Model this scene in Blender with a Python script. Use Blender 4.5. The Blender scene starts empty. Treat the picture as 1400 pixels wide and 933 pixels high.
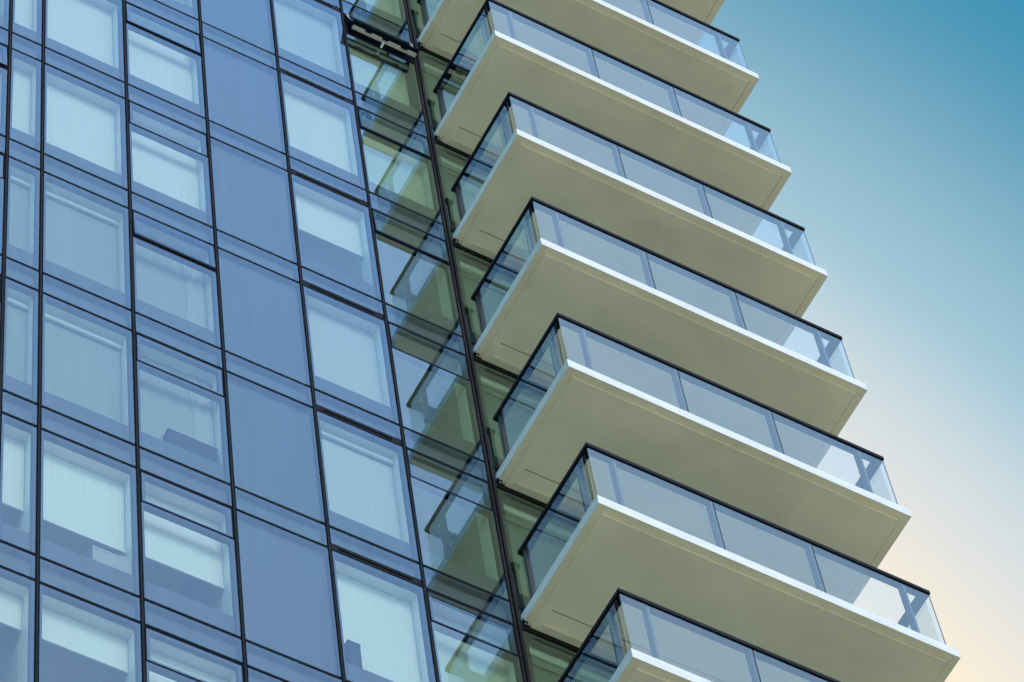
import bpy, bmesh, math, random
from mathutils import Matrix, Vector
R = math.radians
random.seed(7)
scn = bpy.context.scene
C = scn.collection

# ------------------------------------------------------------------ camera
Z0 = 48.3187                       # height of floor line 0 above the street
cam = bpy.data.cameras.new('camera')
co = bpy.data.objects.new('camera', cam); C.objects.link(co)
cam.sensor_width = 36.0
cam.lens = 5605.9 / 1400 * 36
cam.shift_x = 14.36 / 1400
cam.shift_y = -18.54 / 1400
cam.clip_start = 0.1
cam.clip_end = 20000
right = Vector((0.87228604, -0.48008008, -0.0929526))
up = Vector((-0.38382098, -0.78996723, 0.47815607))
fwd = Vector((0.30298271, 0.38141171, 0.87334219))
m = Matrix((right, up, -fwd)).transposed().to_4x4()
m.translation = (-14.8144, -19.3729, Z0 - 46.6187)
co.matrix_world = m
scn.camera = co

# ------------------------------------------------------------------ sky, sun, exposure
SUN_DIR = Vector((0.06, -0.76, 0.64)).normalized()     # from the scene towards the sun
SUN_EL = math.asin(SUN_DIR.z)
SUN_AZ = math.atan2(SUN_DIR.x, SUN_DIR.y)
GLOW_EL, GLOW_AZ = R(40), R(20)
GLOW = Vector((math.cos(GLOW_EL) * math.sin(GLOW_AZ), math.cos(GLOW_EL) * math.cos(GLOW_AZ), math.sin(GLOW_EL)))
w = bpy.data.worlds.new('World'); scn.world = w; w.use_nodes = True
nt = w.node_tree; N = nt.nodes; L = nt.links; N.clear()
out = N.new('ShaderNodeOutputWorld'); bg = N.new('ShaderNodeBackground')
sky = N.new('ShaderNodeTexSky'); sky.sky_type = 'NISHITA'; sky.sun_disc = False
sky.sun_elevation = SUN_EL; sky.sun_rotation = SUN_AZ
sky.altitude = 50; sky.air_density = 1.0; sky.dust_density = 1.6; sky.ozone_density = 2.0
tint = N.new('ShaderNodeMix'); tint.data_type = 'RGBA'; tint.blend_type = 'MULTIPLY'
tint.inputs['Factor'].default_value = 1.0
L.new(sky.outputs[0], tint.inputs['A'])
tc = N.new('ShaderNodeTexCoord')
dot = N.new('ShaderNodeVectorMath'); dot.operation = 'DOT_PRODUCT'
dot.inputs[1].default_value = GLOW
nrm = N.new('ShaderNodeVectorMath'); nrm.operation = 'NORMALIZE'
L.new(tc.outputs['Generated'], nrm.inputs[0]); L.new(nrm.outputs[0], dot.inputs[0])
sd = N.new('ShaderNodeVectorMath'); sd.operation = 'DOT_PRODUCT'; sd.inputs[1].default_value = SUN_DIR
L.new(nrm.outputs[0], sd.inputs[0])
sm = N.new('ShaderNodeMapRange'); sm.interpolation_type = 'SMOOTHSTEP'      # the sky deepens to teal away from the sun
sm.inputs['From Min'].default_value = 0.30; sm.inputs['From Max'].default_value = 0.92
L.new(sd.outputs['Value'], sm.inputs['Value'])
tm = N.new('ShaderNodeMix'); tm.data_type = 'RGBA'
tm.inputs['A'].default_value = (0.18, 0.84, 0.72, 1); tm.inputs['B'].default_value = (0.80, 0.955, 1.10, 1)
L.new(sm.outputs[0], tm.inputs['Factor']); L.new(tm.outputs['Result'], tint.inputs['B'])
ac = N.new('ShaderNodeMath'); ac.operation = 'ARCCOSINE'; L.new(dot.outputs['Value'], ac.inputs[0])
mr = N.new('ShaderNodeMapRange'); mr.inputs['From Min'].default_value = R(0); mr.inputs['From Max'].default_value = R(45)
L.new(ac.outputs[0], mr.inputs['Value'])
rc = N.new('ShaderNodeValToRGB')            # hazy evening glow low on the far side: colour
rc.color_ramp.elements[0].position = 0.505; rc.color_ramp.elements[0].color = (3.8, 3.25, 2.3, 1)
rc.color_ramp.elements[1].position = 0.60; rc.color_ramp.elements[1].color = (1.55, 2.25, 2.60, 1)
e = rc.color_ramp.elements.new(0.552); e.color = (2.65, 2.72, 2.70, 1)
L.new(mr.outputs[0], rc.inputs[0])
ra = N.new('ShaderNodeValToRGB')            # and how much of it
ra.color_ramp.interpolation = 'EASE'
ra.color_ramp.elements[0].position = 0.565; ra.color_ramp.elements[0].color = (1, 1, 1, 1)
ra.color_ramp.elements[1].position = 0.705; ra.color_ramp.elements[1].color = (0, 0, 0, 1)
L.new(mr.outputs[0], ra.inputs[0])
mx = N.new('ShaderNodeMix'); mx.data_type = 'RGBA'
L.new(ra.outputs[0], mx.inputs['Factor']); L.new(tint.outputs['Result'], mx.inputs['A']); L.new(rc.outputs[0], mx.inputs['B'])
bg.inputs['Strength'].default_value = 0.15
L.new(mx.outputs['Result'], bg.inputs['Color']); L.new(bg.outputs[0], out.inputs['Surface'])

sl = bpy.data.lights.new('sun', 'SUN'); so = bpy.data.objects.new('sun', sl); C.objects.link(so)
sl.energy = 0.7; sl.angle = R(24); sl.color = (1.0, 0.95, 0.88)
so.rotation_euler = SUN_DIR.to_track_quat('Z', 'Y').to_euler(); so.location = (-20, -40, 90)

scn.view_settings.view_transform = 'Standard'; scn.view_settings.look = 'None'
scn.view_settings.gamma = 1.0; scn.view_settings.use_curve_mapping = False
scn.view_settings.exposure = 0.92
scn.cycles.max_bounces = 14; scn.cycles.transparent_max_bounces = 24; scn.cycles.glossy_bounces = 6
scn.cycles.diffuse_bounces = 5

# ------------------------------------------------------------------ materials
def nodes(name):
    mt = bpy.data.materials.new(name); mt.use_nodes = True
    return mt, mt.node_tree.nodes, mt.node_tree.links
def stretch_noise(n, l, scale, detail=3.0, space='Object'):
    tc = n.new('ShaderNodeTexCoord'); mp = n.new('ShaderNodeMapping'); mp.inputs['Scale'].default_value = scale
    nz = n.new('ShaderNodeTexNoise'); nz.inputs['Scale'].default_value = 1.0; nz.inputs['Detail'].default_value = detail
    geo = n.new('ShaderNodeNewGeometry')
    l.new(geo.outputs['Position'], mp.inputs['Vector'])
    l.new(mp.outputs[0], nz.inputs['Vector'])
    return nz
def plain(name, col, rough=0.6, metal=0.0, var=0.12, scale=(3, 3, 3), bump=0.0, bscale=(60, 60, 60), spec=0.5):
    mt, n, l = nodes(name); b = n['Principled BSDF']
    nz = stretch_noise(n, l, scale, 5.0)
    rp = n.new('ShaderNodeMapRange'); rp.inputs['From Min'].default_value = 0.3; rp.inputs['From Max'].default_value = 0.7
    rp.inputs['To Min'].default_value = 1 - var; rp.inputs['To Max'].default_value = 1.0
    l.new(nz.outputs['Fac'], rp.inputs['Value'])
    mm = n.new('ShaderNodeMix'); mm.data_type = 'RGBA'; mm.blend_type = 'MULTIPLY'; mm.inputs['Factor'].default_value = 1
    mm.inputs['A'].default_value = (*col, 1); l.new(rp.outputs[0], mm.inputs['B'])
    l.new(mm.outputs['Result'], b.inputs['Base Color'])
    b.inputs['Roughness'].default_value = rough; b.inputs['Metallic'].default_value = metal
    b.inputs['Specular IOR Level'].default_value = spec
    if bump:
        bn = stretch_noise(n, l, bscale, 4.0); bp = n.new('ShaderNodeBump')
        bp.inputs['Strength'].default_value = bump; bp.inputs['Distance'].default_value = 0.004
        l.new(bn.outputs['Fac'], bp.inputs['Height']); l.new(bp.outputs[0], b.inputs['Normal'])
    return mt
def glass(name, gain, base, refl, trans, streak=0.10):
    """thin pane: the reflecting face follows Fresnel, the rest passes straight through, tinted"""
    mt, n, l = nodes(name); n.remove(n['Principled BSDF']); o = n['Material Output']
    fr = n.new('ShaderNodeFresnel'); fr.inputs['IOR'].default_value = 1.5
    ma = n.new('ShaderNodeMath'); ma.operation = 'MULTIPLY_ADD'; ma.inputs[1].default_value = gain; ma.inputs[2].default_value = base
    ma.use_clamp = True; l.new(fr.outputs[0], ma.inputs[0])
    geo = n.new('ShaderNodeNewGeometry'); inv = n.new('ShaderNodeMath'); inv.operation = 'SUBTRACT'; inv.inputs[0].default_value = 1.0
    l.new(geo.outputs['Backfacing'], inv.inputs[1])
    mu = n.new('ShaderNodeMath'); mu.operation = 'MULTIPLY'; l.new(ma.outputs[0], mu.inputs[0]); l.new(inv.outputs[0], mu.inputs[1])
    nz = stretch_noise(n, l, (9, 9, 0.35), 4.0)
    rp = n.new('ShaderNodeMapRange'); rp.inputs['From Min'].default_value = 0.3; rp.inputs['From Max'].default_value = 0.7
    rp.inputs['To Min'].default_value = 1 - streak; rp.inputs['To Max'].default_value = 1.0
    l.new(nz.outputs['Fac'], rp.inputs['Value'])
    mu2 = n.new('ShaderNodeMath'); mu2.operation = 'MULTIPLY'; l.new(mu.outputs[0], mu2.inputs[0]); l.new(rp.outputs[0], mu2.inputs[1])
    g = n.new('ShaderNodeBsdfGlossy'); g.inputs['Roughness'].default_value = 0.0; g.inputs['Color'].default_value = (*refl, 1)
    t = n.new('ShaderNodeBsdfTransparent'); t.inputs['Color'].default_value = (*trans, 1)
    mix = n.new('ShaderNodeMixShader'); l.new(mu2.outputs[0], mix.inputs[0]); l.new(t.outputs[0], mix.inputs[1]); l.new(g.outputs[0], mix.inputs[2])
    l.new(mix.outputs[0], o.inputs['Surface'])
    return mt
M = {}
M['facade_glass'] = glass('facade_glass', 2.35, -0.025, (0.60, 0.85, 1.0), (0.925, 0.965, 0.935))
M['spandrel_glass'] = glass('spandrel_glass', 2.35, -0.025, (0.60, 0.85, 1.0), (0.925, 0.965, 0.935))
M['rail_glass'] = glass('rail_glass', 2.25, 0.0, (0.88, 0.98, 0.90), (0.95, 0.975, 0.97), 0.04)
M['door_glass'] = glass('door_glass', 2.5, 0.03, (0.74, 0.94, 0.97), (0.89, 0.965, 0.87))
M['backing'] = plain('spandrel_backing_paint', (0.014, 0.026, 0.046), 0.8, var=0.1, scale=(0.6, 1, 0.4))
M['frame_dark'] = plain('dark_bronze_frame', (0.020, 0.020, 0.022), 0.5, var=0.3, scale=(20, 20, 4), spec=0.3)
M['frame_inner'] = plain('inner_frame_grey', (0.022, 0.028, 0.052), 0.7, var=0.1, spec=0.08)
M['frame_edge'] = plain('shadow_box_edge', (0.018, 0.026, 0.050), 0.8, var=0.1, spec=0.05)
M['gasket'] = plain('black_gasket', (0.006, 0.008, 0.013), 0.85, var=0.2, spec=0.03)
M['cap'] = plain('mullion_cap', (0.013, 0.016, 0.022), 0.7, var=0.4, scale=(25, 25, 3), spec=0.06)
M['corner'] = plain('corner_mullion_bronze', (0.015, 0.014, 0.016), 0.6, var=0.4, scale=(30, 30, 2), spec=0.08)
M['reveal'] = plain('white_window_reveal', (0.72, 0.73, 0.70), 0.7, var=0.05)
M['blind'] = plain('roller_blind_fabric', (0.49, 0.50, 0.45), 0.9, var=0.09, scale=(45, 1, 0.4), spec=0.1)
M['screen'] = plain('grey_screen_fabric', (0.20, 0.22, 0.20), 0.9, var=0.10, scale=(30, 1, 0.4), spec=0.1)
M['screen2'] = plain('pale_screen_fabric', (0.34, 0.36, 0.34), 0.9, var=0.08, scale=(30, 1, 0.4), spec=0.1)
M['curtain'] = plain('curtain_fabric', (0.25, 0.27, 0.25), 0.9, var=0.08, spec=0.1)
M['ceiling'] = plain('ceiling_paint', (0.72, 0.72, 0.68), 0.9, var=0.04, spec=0.1)
M['inner_wall'] = plain('inner_wall_paint', (0.45, 0.45, 0.42), 0.9, var=0.05, spec=0.1)
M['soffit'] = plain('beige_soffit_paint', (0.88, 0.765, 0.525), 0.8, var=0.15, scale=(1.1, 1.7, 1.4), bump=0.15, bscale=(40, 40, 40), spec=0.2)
M['fascia'] = plain('white_fascia_paint', (0.635, 0.62, 0.60), 0.55, var=0.15, scale=(5, 5, 18), bump=0.1)
M['deck'] = plain('balcony_deck', (0.48, 0.46, 0.42), 0.85, var=0.12)
M['rail'] = plain('black_handrail', (0.006, 0.007, 0.012), 0.6, var=0.2, spec=0.08)
M['post'] = plain('grey_blue_post', (0.045, 0.058, 0.072), 0.5, var=0.15, spec=0.3)
M['steel'] = plain('beige_hinge_metal', (0.50, 0.46, 0.36), 0.5, var=0.2, scale=(15, 15, 15))
M['ground'] = plain('street_ground', (0.50, 0.44, 0.36), 0.95, var=0.25, scale=(0.15, 0.15, 0.15), spec=0.1)
M['paving'] = plain('pale_paving', (0.50, 0.45, 0.38), 0.9, var=0.15, scale=(0.8, 0.8, 0.8), spec=0.1)
M['lower'] = plain('lower_wall_panel', (0.12, 0.16, 0.22), 0.3, var=0.1, scale=(0.3, 0.3, 0.3))
M['paper'] = plain('pale_card', (0.20, 0.21, 0.20), 0.8, var=0.06)
M['dark_item'] = plain('dark_plastic', (0.006, 0.008, 0.012), 0.8, var=0.2, spec=0.05)

# ------------------------------------------------------------------ helpers
def box(bm, x0, x1, y0, y1, z0, z1, mi=0):
    v = [bm.verts.new(p) for p in ((x0, y0, z0), (x1, y0, z0), (x1, y1, z0), (x0, y1, z0),
                                   (x0, y0, z1), (x1, y0, z1), (x1, y1, z1), (x0, y1, z1))]
    for f in ((0, 3, 2, 1), (4, 5, 6, 7), (0, 1, 5, 4), (1, 2, 6, 5), (2, 3, 7, 6), (3, 0, 4, 7)):
        bm.faces.new([v[i] for i in f]).material_index = mi
def mesh(name, boxes, *mats, bevel=0.0):
    bm = bmesh.new()
    for b in boxes: box(bm, *b)
    if bevel:
        bmesh.ops.bevel(bm, geom=list(bm.edges), offset=bevel, segments=1, affect='EDGES', clamp_overlap=True)
    me = bpy.data.meshes.new(name); bm.to_mesh(me); bm.free()
    for k in mats: me.materials.append(M[k])
    return me
def link(name, me, parent=None, loc=(0, 0, 0), rot=(0, 0, 0)):
    o = bpy.data.objects.new(name, me); C.objects.link(o)
    o.parent = parent; o.location = loc; o.rotation_euler = rot
    return o
def ring(x0, x1, z0, z1, t, y0, y1):
    """rectangular frame as four butted bars"""
    return [(x0, x0 + t, y0, y1, z0, z1), (x1 - t, x1, y0, y1, z0, z1),
            (x0 + t, x1 - t, y0, y1, z1 - t, z1), (x0 + t, x1 - t, y0, y1, z0, z0 + t)]

# ------------------------------------------------------------------ setting
g = link('ground', mesh('ground', [(-4000, 4000, -4000, 4000, -0.5, 0)], 'ground')); g['kind'] = 'structure'
g = link('pavement', mesh('pavement', [(-40, 36, -10, 40, 0, 0.13)], 'paving', bevel=0.02)); g['kind'] = 'structure'

# ------------------------------------------------------------------ the tower
H = 3.0; AB = 0.4696
tower = bpy.data.objects.new('apartment_tower', None); C.objects.link(tower); tower.location = (0, 0, 0.12)
tower['label'] = 'glass apartment tower with blue curtain wall and stacked white edged balconies'
tower['category'] = 'building'
NT, NB = 6, -6                      # floors built in detail
OFF = -0.12
def zf(n): return Z0 + n * H + OFF
XV = [-8.44, -7.29, -6.15, -5.6994, -4.5571, -3.4269, -2.2894, -1.1410, 0.0]   # mullion axes
XR = 4.74                           # right end of the facade
DX = [0.0, 1.58, 3.16, XR]          # door mullions behind the balconies
ztop, zbot = zf(NT) + 0.1, zf(NB - 1)
def z_l(n): return n * H

# floor slabs and partitions inside
slab_me = mesh('floor_slab', [(XV[0] - 0.1, XR - 0.02, 0.30, 7.0, -AB + 0.02, -0.08)], 'ceiling')
for n in range(NB - 1, NT + 1):
    link('floor_slab', slab_me, tower, (0, 0, zf(n)))
hh = ztop - zbot
for x in (XV[0] - 0.2, XV[3] - 0.06, XV[5] - 0.06, XV[6] - 0.06, XV[8] - 0.06, XR - 0.13):
    link('partition_wall', mesh('partition_wall', [(x, x + 0.12, 0.31, 6.9, zbot, ztop)], 'inner_wall'), tower)
link('rear_wall', mesh('rear_wall', [(XV[0] - 0.2, XR - 0.01, 7.0, 7.25, 0, ztop)], 'inner_wall'), tower)
link('end_wall', mesh('end_wall', [(XV[0] - 0.5, XV[0] - 0.21, 0.0, 7.2, 0, ztop)], 'lower'), tower)
link('roof', mesh('roof', [(XV[0] - 0.6, XR + 0.1, -0.1, 7.3, ztop, ztop + 0.5)], 'fascia', bevel=0.02), tower)
lw = link('lower_wall', mesh('lower_wall', [(XV[0] - 0.2, XR, 0.0, 6.9, 0, zbot)], 'lower'), tower)
band = mesh('floor_band', [(XV[0] - 0.2, XR, -0.06, 0.02, -0.45, 0)], 'frame_dark')
for n in range(NB - 2, -17, -1):
    if zf(n) > 1: link('floor_band', band, lw, (0, 0, zf(n)))
end_me = mesh('side_wall', [(XR, XR + 0.02, 0.02, 7.0, zbot, ztop)], 'lower')
link('side_wall', end_me, tower)

# mullions: a recessed black gasket, a narrow cap between two dark edges
VW = 0.056                          # gap between panes across a mullion
HW = 0.060                          # and across a transom
for i, x in enumerate(XV):
    big = i == len(XV) - 1
    ww = 0.105 if big else VW
    bx = [(x - ww / 2, x + ww / 2, 0.012, 0.11, zbot, ztop)]
    mu = link('mullion', mesh('mullion', bx, 'corner' if big else 'gasket'), tower)
    if big:
        cb = [(x - 0.040, x - 0.012, -0.012, 0.012, zbot, ztop), (x + 0.006, x + 0.044, -0.020, 0.012, zbot, ztop)]
    else:
        cb = [(x - 0.011, x + 0.011, -0.004, 0.012, zbot, ztop)]
    link('mullion_cap', mesh('mullion_cap', cb, 'corner' if big else 'cap'), mu)
for x in DX[1:]:
    link('mullion', mesh('mullion', [(x - 0.05, x + 0.05 if x < XR else x - 0.002, -0.005, 0.09, zbot, ztop)], 'corner'), tower)

# transoms, two for each floor, cut to the bays so that they butt against the mullions
tr_cache = {}
def transom(x0, x1, z, hgt, y0=0.010, mat='gasket'):
    key = (x0, x1, hgt, y0, mat)
    if key not in tr_cache:
        tr_cache[key] = mesh('transom', [(x0, x1, y0, 0.10, -hgt / 2, hgt / 2)], mat)
    link('transom', tr_cache[key], tower, (0, 0, z))
for n in range(NB, NT + 1):
    for i in range(len(XV) - 1):
        e = 0.0525 if i == len(XV) - 2 else VW / 2
        for dz in (0, -AB):
            transom(XV[i] + VW / 2, XV[i + 1] - e, zf(n) + dz, HW)
    for a, b in zip(DX[:-1], DX[1:]):
        transom(a + 0.0525, b - 0.05, zf(n), 0.05, 0.0, 'corner')
        transom(a + 0.0525, b - 0.05, zf(n) - 0.435, 0.115, -0.012, 'corner')

def tilt(s=0.10):
    return (R(random.uniform(-s, s)), 0, R(random.uniform(-s, s)))
pane_cache = {}
def pane(name, x0, x1, z0, z1, parent, mat='facade_glass', t=0.012, y=0.0, s=0.10, z=0.0):
    wdt, hgt = round(x1 - x0, 4), round(z1 - z0, 4)
    key = (name, wdt, hgt, mat, t)
    if key not in pane_cache:
        pane_cache[key] = mesh(name, [(-wdt / 2, wdt / 2, -t / 2, t / 2, -hgt / 2, hgt / 2)], mat)
    return link(name, pane_cache[key], parent, ((x0 + x1) / 2, y + t / 2, z + (z0 + z1) / 2), tilt(s))
box_cache = {}
def part(name, boxes, mat, parent, loc=(0, 0, 0), rot=(0, 0, 0), bevel=0.0):
    key = (name, tuple(boxes), mat, bevel)
    if key not in box_cache: box_cache[key] = mesh(name, boxes, mat, bevel=bevel)
    return link(name, box_cache[key], parent, loc, rot)

# spandrel strips between the two transoms of each floor
for n in range(NB, NT + 1):
    for i in range(len(XV) - 1):
        x0 = XV[i] + VW / 2; x1 = XV[i + 1] - (0.0525 if i == 7 else VW / 2)
        z0, z1 = -AB + HW / 2, -HW / 2
        if i == 6:                  # this bay has a vent slot along the foot of the strip
            z0v = z0 + 0.10
            vg = part('vent_grille', [(x0, x1, 0.012, 0.10, z0, z0 + 0.028), (x0, x1, 0.012, 0.10, z0 + 0.066, z0v),
                                      (x0, x0 + 0.09, 0.012, 0.10, z0 + 0.028, z0 + 0.066), (x1 - 0.11, x1, 0.012, 0.10, z0 + 0.028, z0 + 0.066)],
                      'cap', tower, (0, 0, zf(n)))
            part('vent_slot', [(x0 + 0.09, x1 - 0.11, 0.06, 0.09, z0 + 0.028, z0 + 0.066)], 'gasket', vg)
            part('vent_blade', [(x0 + 0.09, x1 - 0.11, 0.02, 0.035, z0 + 0.036, z0 + 0.042)], 'cap', vg)
            z0 = z0v
        sp = part('spandrel_panel', [(x0, x1, 0.07, 0.11, z0, z1)], 'backing', tower, (0, 0, zf(n)))
        part('inner_frame', ring(x0, x1, z0, z1, 0.018, 0.014, 0.07), 'frame_edge', sp)
        pane('pane', x0, x1, z0, z1, sp, 'spandrel_glass')
    for a, b in zip(DX[:-1], DX[1:]):
        sp = part('spandrel_panel', [(a + 0.0525, b - 0.05, 0.03, 0.09, -0.3775, -0.025)], 'backing', tower, (0, 0, zf(n)))
        pane('pane', a + 0.0525, b - 0.05, -0.3775, -0.025, sp, 'spandrel_glass')

# windows. For each bay and floor: kind of blind and how far down it hangs (share of the height)
BL = {}
def setb(i, n, kind, frac): BL[(i, n)] = (kind, frac)
for n in range(NB, NT + 1):
    for i in range(9):
        BL[(i, n)] = random.choice([('blind', random.uniform(.5, .95)), ('none', 0), ('screen', 1.0), ('blind', .86)])
for i in (2, 3):
    setb(i, 1, 'blind', .90); setb(i, 0, 'blind', .80); setb(i, -1, 'screen', 1.0); setb(i, -2, 'screen', 1.0)  # the grey screens here stand in for dim ceilings behind bare glass
    setb(i, -3, 'blind', .62); setb(i, -4, 'blind', .26)
setb(4, 1, 'blind', .86); setb(4, 0, 'blind', .82); setb(4, -1, 'screen', 1.0); setb(4, -2, 'screen', 1.0); setb(4, -3, 'blind', .58); setb(4, -4, 'blind', .9)  # grey screens again in place of dimly lit ceilings
setb(6, 2, 'screen2', 1.0); setb(6, 1, 'blind', .92); setb(6, 0, 'blind', .45); setb(6, -1, 'screen2', .93); setb(6, -2, 'screen2', 1.0); setb(6, -3, 'blind', 1.0)
for n, k, f in ((4, 'screen2', .9), (3, 'screen2', .95), (2, 'screen2', .85), (1, 'screen2', .8), (0, 'none', 0), (-1, 'none', 0), (-2, 'none', 0), (-3, 'screen2', .9)):
    setb(7, n, k, f)
SASH = {1, 4, 7}                    # bays with a top hung sash
OPEN = {(4, 1): 2.0, (4, -1): 2.0, (7, 2): 19.0, (7, 1): 2.2, (7, 0): 2.2, (1, 0): 3.0}
SH = 0.60                           # height of the sash
UP = 0.42                           # opaque upstand at the foot of each window
for n in range(NB + 1, NT + 1):
    zt = -AB - HW / 2; zb = -H + HW / 2
    for i in range(len(XV) - 1):
        x0 = XV[i] + VW / 2; x1 = XV[i + 1] - (0.0525 if i == 7 else VW / 2)
        Z = (0, 0, zf(n))
        if i == 5:                  # the blank bay: one tall opaque panel a floor
            sp = part('spandrel_panel', [(x0, x1, 0.07, 0.11, zb, zt)], 'backing', tower, Z)
            pane('pane', x0, x1, zb, zt, sp, 'spandrel_glass', s=0.06)
            continue
        fr = ring(x0, x1, zb, zt, 0.032, 0.014, 0.075)
        if i in SASH:
            zs = zt - SH
            fr += [(x0 + 0.032, x1 - 0.032, 0.014, 0.075, zs - 0.045, zs + 0.035)]
        win = part('window', fr, 'frame_inner', tower, Z)
        # white reveal round the opening, deeper than the frame; coloured dark behind the wide open sash to paint in shade
        ri = 0.034
        rv = [(x0 + 0.004, x0 + ri, 0.075, 0.28, zb, zt), (x1 - ri, x1 - 0.004, 0.075, 0.28, zb, zt),
              (x0 + ri, x1 - ri, 0.075, 0.28, zt - ri, zt)]
        part('reveal', rv, 'reveal' if (i, n) != (7, 2) else 'frame_inner', win)
        part('sill_panel', [(x0 + ri, x1 - ri, 0.052, 0.30, zb + 0.032, zb + UP)], 'backing', win)
        zlow = zt
        if i in SASH:
            gap = 0.035 if (i, n) in OPEN else 0.0
            zlow = zs - 0.022 - gap
            ang = R(OPEN.get((i, n), 0.0))
            hz = zt - 0.008
            sx0, sx1 = x0 + 0.012, x1 - 0.012
            sash = part('sash', ring(sx0, sx1, -SH + 0.03, 0.0, 0.042, 0.012, 0.062), 'frame_inner' if ang < R(10) else 'gasket', win, (0, 0, hz), (-ang, 0, 0))
            p = link('pane', mesh('pane', [(sx0, sx1, 0.0, 0.012, -SH + 0.03, 0.0)], 'facade_glass'), win, (0, 0, hz),
                     (-ang + R(random.uniform(-.15, .15)), 0, R(random.uniform(-.1, .1))))
            part('sash_joint_and_shade', [(x0, x1, 0.010, 0.013, zs - 0.022 - gap, zs + 0.03), (x0, x0 + 0.012, 0.010, 0.013, zs + 0.03, zt), (x1 - 0.012, x1, 0.010, 0.013, zs + 0.03, zt)], 'gasket', win)  # black strip, made taller under open sashes to paint in the gap's shadow
            if ang > R(10):         # the wide open one shows its metal lower rail, handle and stays
                sash['label'] = 'window sash propped wide open'
                part('sash_edge', [(sx0, sx1, -0.004, 0.056, -SH + 0.004, -SH + 0.03)], 'gasket', win, (0, 0, hz), (-ang, 0, 0))
                part('sash_rail', [(sx0 + 0.03, sx1 - 0.02, 0.056, 0.118, -SH - 0.002, -SH + 0.05)], 'steel', win, (0, 0, hz), (-ang, 0, 0), bevel=0.004)
                for u in (0.25, 0.5, 0.78):
                    part('dark_cutout', [(sx0 + u * 1.05 - 0.05, sx0 + u * 1.05 + 0.05, 0.05, 0.078, -SH - 0.006, -SH + 0.01)], 'gasket', win, (0, 0, hz), (-ang, 0, 0))  # black boxes that paint in the dark cutouts of the rail
                part('sash_handle', [(sx0 + 0.50, sx0 + 0.53, 0.10, 0.19, -SH - 0.022, -SH + 0.002)], 'reveal', win, (0, 0, hz), (-ang, 0, 0), bevel=0.004)
                for sx in (x0 + 0.02, x1 - 0.035):
                    part('stay_arm', [(sx, sx + 0.015, -0.02, 0.0, -0.36, 0.0)], 'steel', win, (0, -0.02, hz - 0.02), (-ang * 0.55, 0, 0))
        pane('pane', x0, x1, zb, zlow, win, 'door_glass' if i == 7 else 'facade_glass')
        kind, frac = BL[(i, n)]
        bt = zt - ri - 0.01 - (SH if (i, n) == (7, 2) else 0); full = bt - (zb + UP * 0.6)
        if kind in ('blind', 'screen', 'screen2'):
            yb = 0.20
            part('roller_blind', [(x0 + ri + 0.008, x1 - ri - 0.008, yb, yb + 0.004, round(bt - full * frac, 3), bt)], kind, win)
            if frac < 0.99:
                part('blind_bar', [(x0 + ri + 0.008, x1 - ri - 0.008, yb - 0.008, yb + 0.012, round(bt - full * frac - 0.022, 3), round(bt - full * frac, 3))], kind, win)
        if (i, n) in ((2, -1), (3, -1), (3, -2), (6, -2), (2, -2)):
            part('pelmet', [(x0 + ri + 0.004, x1 - ri - 0.004, 0.15, 0.198, bt - 0.13, bt - 0.05)], 'blind', win, bevel=0.012)
        if kind == 'roll' or frac > 0.0:
            part('blind_cassette', [(x0 + ri + 0.004, x1 - ri - 0.004, 0.206 if kind != 'roll' else 0.17, 0.28, bt - 0.09, bt)], 'blind', win, bevel=0.008)
    # glazed doors behind the balconies
    for a, b in zip(DX[:-1], DX[1:]):
        x0, x1 = a + 0.0525, b - 0.05
        z1 = -0.4925; z0 = -H + 0.025
        dr = part('balcony_door', ring(x0, x1, z0, z1, 0.07, 0.014, 0.08), 'corner', tower, (0, 0, zf(n)))
        pane('pane', x0, x1, z0, z1, dr, 'door_glass', s=0.05)
        part('sill_panel', [(x0 + 0.07, x1 - 0.07, 0.03, 0.20, z0 + 0.07, z0 + 0.30)], 'backing', dr)
        part('roller_blind', [(x0 + 0.08, x1 - 0.08, 0.25, 0.255, z0 + 0.2, z1 - 0.075)], 'screen', dr)
        part('blind_cassette', [(x0 + 0.08, x1 - 0.08, 0.12, 0.24, z1 - 0.20, z1 - 0.075)], 'reveal', dr, bevel=0.01)

def curtain(x0, x1, z0, z1, y, parent):
    bm = bmesh.new(); nx = 26; rows = 8; vs = []
    for r_ in range(rows + 1):
        f = r_ / rows; row = []
        for k in range(nx + 1):
            u = k / nx
            xl = x0 + 0.10 * math.sin(f * 3.0) * (1 - u)
            x = xl + (x1 - xl) * u
            row.append(bm.verts.new((x, y + 0.010 * math.sin(u * 14 + f), z1 + (z0 - z1) * f)))
        vs.append(row)
    for r_ in range(rows):
        for k in range(nx): bm.faces.new((vs[r_][k], vs[r_ + 1][k], vs[r_ + 1][k + 1], vs[r_][k + 1]))
    for f in bm.faces: f.smooth = True
    me = bpy.data.meshes.new('curtain'); bm.to_mesh(me); bm.free(); me.materials.append(M['curtain'])
    o = link('curtain', me, parent); sm = o.modifiers.new('s', 'SOLIDIFY'); sm.thickness = 0.004
    return o
wins = {}
for o in tower.children:
    if o.name.split('.')[0] == 'window':
        cx = o.data.vertices[0].co.x
        i = min(range(8), key=lambda k: abs(XV[k] + VW / 2 - cx)); n = round((o.location.z - OFF - Z0) / H)
        wins[(i, n)] = o
for n in (-1, -2):
    curtain(XV[4] + 0.72, XV[5] - 0.08, -H + 0.35, -AB - 0.1, 0.186, wins[(4, n)])

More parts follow.
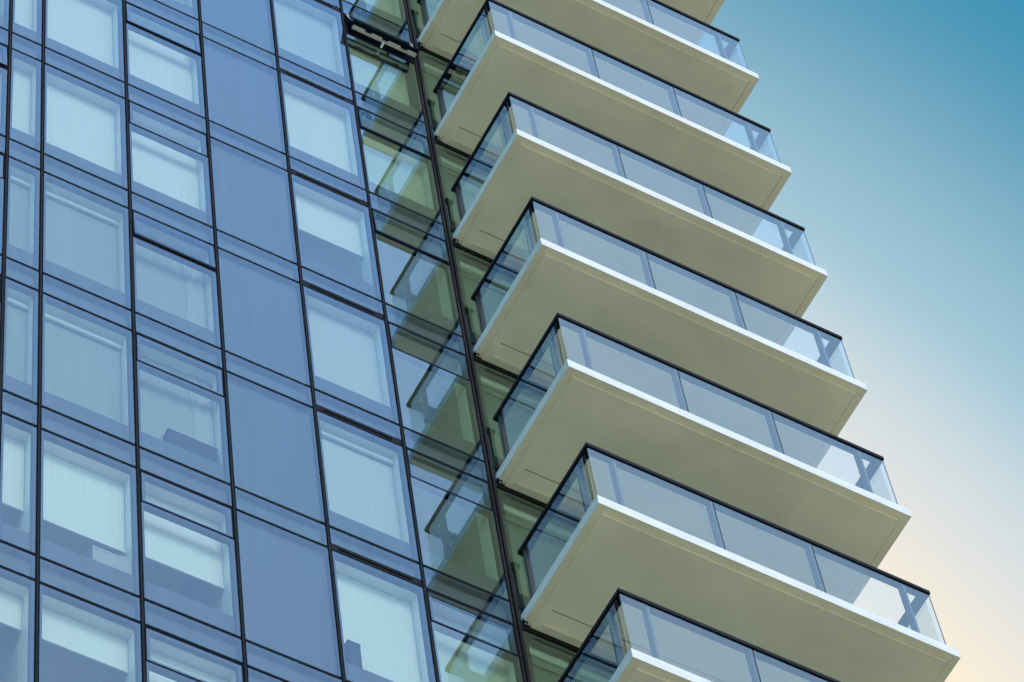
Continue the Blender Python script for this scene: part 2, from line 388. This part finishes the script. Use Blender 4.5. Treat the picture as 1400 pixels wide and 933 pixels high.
# ------------------------------------------------------------------ balconies
SX0, SX1, SD, ST, SB = 0.0722, 4.6823, 1.6972, 0.1607, -0.3773
RX0, RX1, RD, RT = 0.1309, 4.6258, 1.6382, -0.3773 + 1.4294
J = (1.7529, 3.0444)
def balcony_parts():
    gd, gi, gw = 0.016, 0.095, 0.0            # drip groove: depth, distance from the edge, width
    zt, zb = SB + ST, SB
    zp = zb + gd
    x0, x1, yo = SX0 + 0.004, SX1 - 0.004, -SD + 0.004
    bx = [(x0, x1, yo, -0.002, zp, zt, 0)]
    bo = zp + 0.003
    bx += [(x0, x0 + gi, yo, -0.002, zb, bo), (x1 - gi, x1, yo, -0.002, zb, bo), (x0 + gi, x1 - gi, yo, yo + gi, zb, bo)]
    ix0, ix1, iy = x0 + gi, x1 - gi - 0.020, yo + gi
    rx0, rx1 = SX0 + 0.20, SX1 - 0.20
    zi = zb - 0.030                             # the inner field hangs a little lower than the border
    bx += [(ix0, ix1, iy, -0.313, zi, bo), (ix0, ix1, -0.299, -0.002, zi, bo),      # added slot near the wall, cut to make a dark line of shade
           (ix0, rx0, -0.313, -0.299, zi, bo), (rx1, ix1, -0.313, -0.299, zi, bo),
           (rx0, rx1, -0.116, -0.096, zi - 0.024, zi + 0.002)]                      # and an added bead beside it, shaped so its face catches sky light
    P = {'slab': mesh('balcony', bx, 'soffit')}
    P['fascia'] = [mesh('fascia', [(SX0, SX1, -SD, -SD + 0.0045, zb, zt + 0.004)], 'fascia'),
                   mesh('fascia', [(SX0, SX0 + 0.0045, -SD + 0.0045, -0.004, zb, zt + 0.004)], 'fascia'),
                   mesh('fascia', [(SX1 - 0.0045, SX1, -SD + 0.0045, -0.004, zb, zt + 0.004)], 'fascia')]
    P['deck'] = mesh('deck', [(SX0 + 0.006, SX1 - 0.006, -SD + 0.006, -0.004, zt, zt + 0.006)], 'deck')
    rh, rw = 0.064, 0.110
    rb = RT - rh
    P['rail'] = [mesh('handrail', [(RX0, RX1, -RD, -RD + rw, rb, RT)], 'rail', bevel=0.004),
                 mesh('handrail', [(RX0, RX0 + rw, -RD + rw, -0.066, rb, RT)], 'rail', bevel=0.004),
                 mesh('handrail', [(RX1 - rw, RX1, -RD + rw, -0.066, rb, RT)], 'rail', bevel=0.004)]
    go, gt = 0.016, 0.013                       # glass set back behind the rail's face
    gz0, gz1 = zt + 0.002, rb + 0.012
    yg = -RD + go
    xs = (RX0 + go, J[0], J[1], RX1 - go)
    gl = []
    for k in range(3):
        gl.append((xs[k] + (0.006 if k else 0), xs[k + 1] - (0.006 if k < 2 else 0), yg, yg + gt, gz0, gz1))
    gl.append((RX0 + go, RX0 + go + gt, yg + gt + 0.055, -0.11, gz0, gz1))
    gl.append((RX1 - go - gt, RX1 - go, yg + gt + 0.055, -0.11, gz0, gz1))
    P['glass'] = gl
    P['seal'] = [mesh('joint_seal', [(j - 0.0055, j + 0.0055, yg + 0.001, yg + gt - 0.001, gz0, gz1)], 'gasket') for j in J]
    P['seal'].append(mesh('glass_edge', [(RX1 - go, RX1 - go + 0.004, yg, yg + gt, gz0, gz1)], 'post'))
    pw, pd = 0.032, 0.085
    px = [J[0] - 0.010, J[1] - 0.010, RX0 + 0.36, RX1 - 0.35]
    po = [(x - pw / 2, x + pw / 2, yg + gt + 0.004, yg + gt + 0.004 + pd, zt + 0.002, rb + 0.004) for x in px]
    xi = RX0 + go + gt + 0.004
    for y in (-RD + 0.30, -0.14): po.append((xi, xi + pd, y - pw / 2, y + pw / 2, zt + 0.002, rb + 0.004))
    xi = RX1 - go - gt - 0.004
    for y in (-RD + 0.55, -0.14): po.append((xi - pd, xi, y - pw / 2, y + pw / 2, zt + 0.002, rb + 0.004))
    P['post'] = [mesh('post', [b, (b[0] - 0.02, b[1] + 0.02, b[2] - 0.001, b[3] + 0.02, zt + 0.002, zt + 0.014)], 'post') for b in po]
    return P
P = balcony_parts()
for n in range(NB + 1, NT):
    b = link('balcony', P['slab'], tower, (0, 0, zf(n)))
    for me in P['fascia']: link('fascia', me, b)
    link('deck', P['deck'], b)
    for me in P['rail']: link('handrail', me, b)
    for gb in P['glass']:
        cx, cy, cz = (gb[0] + gb[1]) / 2, (gb[2] + gb[3]) / 2, (gb[4] + gb[5]) / 2
        key = ('gp',) + gb
        if key not in pane_cache:
            pane_cache[key] = mesh('glass_panel', [(gb[0] - cx, gb[1] - cx, gb[2] - cy, gb[3] - cy, gb[4] - cz, gb[5] - cz)], 'rail_glass')
        link('glass_panel', pane_cache[key], b, (cx, cy, cz), tilt(0.06))
    part('wall_bracket', [(SX0 - 0.012, SX0 + 0.05, -0.05, -0.014, SB - 0.022, SB + 0.03)], 'cap', b, bevel=0.003)
    part('bracket_bolt', [(SX0 + 0.016, SX0 + 0.036, -0.042, -0.022, SB - 0.034, SB - 0.020)], 'fascia', b, bevel=0.004)
    for me in P['seal']: link(me.name.split('.')[0], me, b)
    for me in P['post']: link('post', me, b)

# ------------------------------------------------------------------ things left on window sills
def sill_item(name, boxes, mat, loc, label, cat, rz=0.0, bevel=0.004):
    o = link(name, mesh(name, boxes, mat, bevel=bevel), None, loc, (0, 0, rz)); o['label'] = label; o['category'] = cat
    return o
def sill_z(n): return Z0 + (n - 1) * H + HW / 2 + UP
sz = sill_z(-3)
sill_item('storage_box', [(-.075, .075, -.05, .05, 0, .5), (-.078, .078, -.053, .053, .5, .53)], 'dark_item', (XV[6] + 0.23, 0.14, sz),
          'tall dark box on the sill in front of a fully lowered pale blind', 'box')
sill_item('shoe_box', [(-.16, .16, -.045, .045, 0, .30), (-.163, .163, -.048, .048, .27, .315)], 'paper', (XV[3] + 0.80, 0.12, sz),
          'wider pale box on the sill below a half lowered blind', 'box')
sill_item('shoe_box', [(-.075, .075, -.045, .045, 0, .32), (-.078, .078, -.048, .048, .29, .335)], 'paper', (XV[3] + 1.03, 0.12, sz),
          'narrower pale box standing beside the wider one below a half lowered blind', 'box')
sz = sill_z(-2)
sill_item('equipment_case', [(-.30, .30, -.06, .06, 0, .38), (-.306, .306, -.066, .066, .34, .36), (-.06, .06, -.078, -.06, .2, .22)], 'dark_item', (XV[4] + 0.72, 0.14, sz),
          'low dark case on the sill in front of a gathered curtain', 'case')
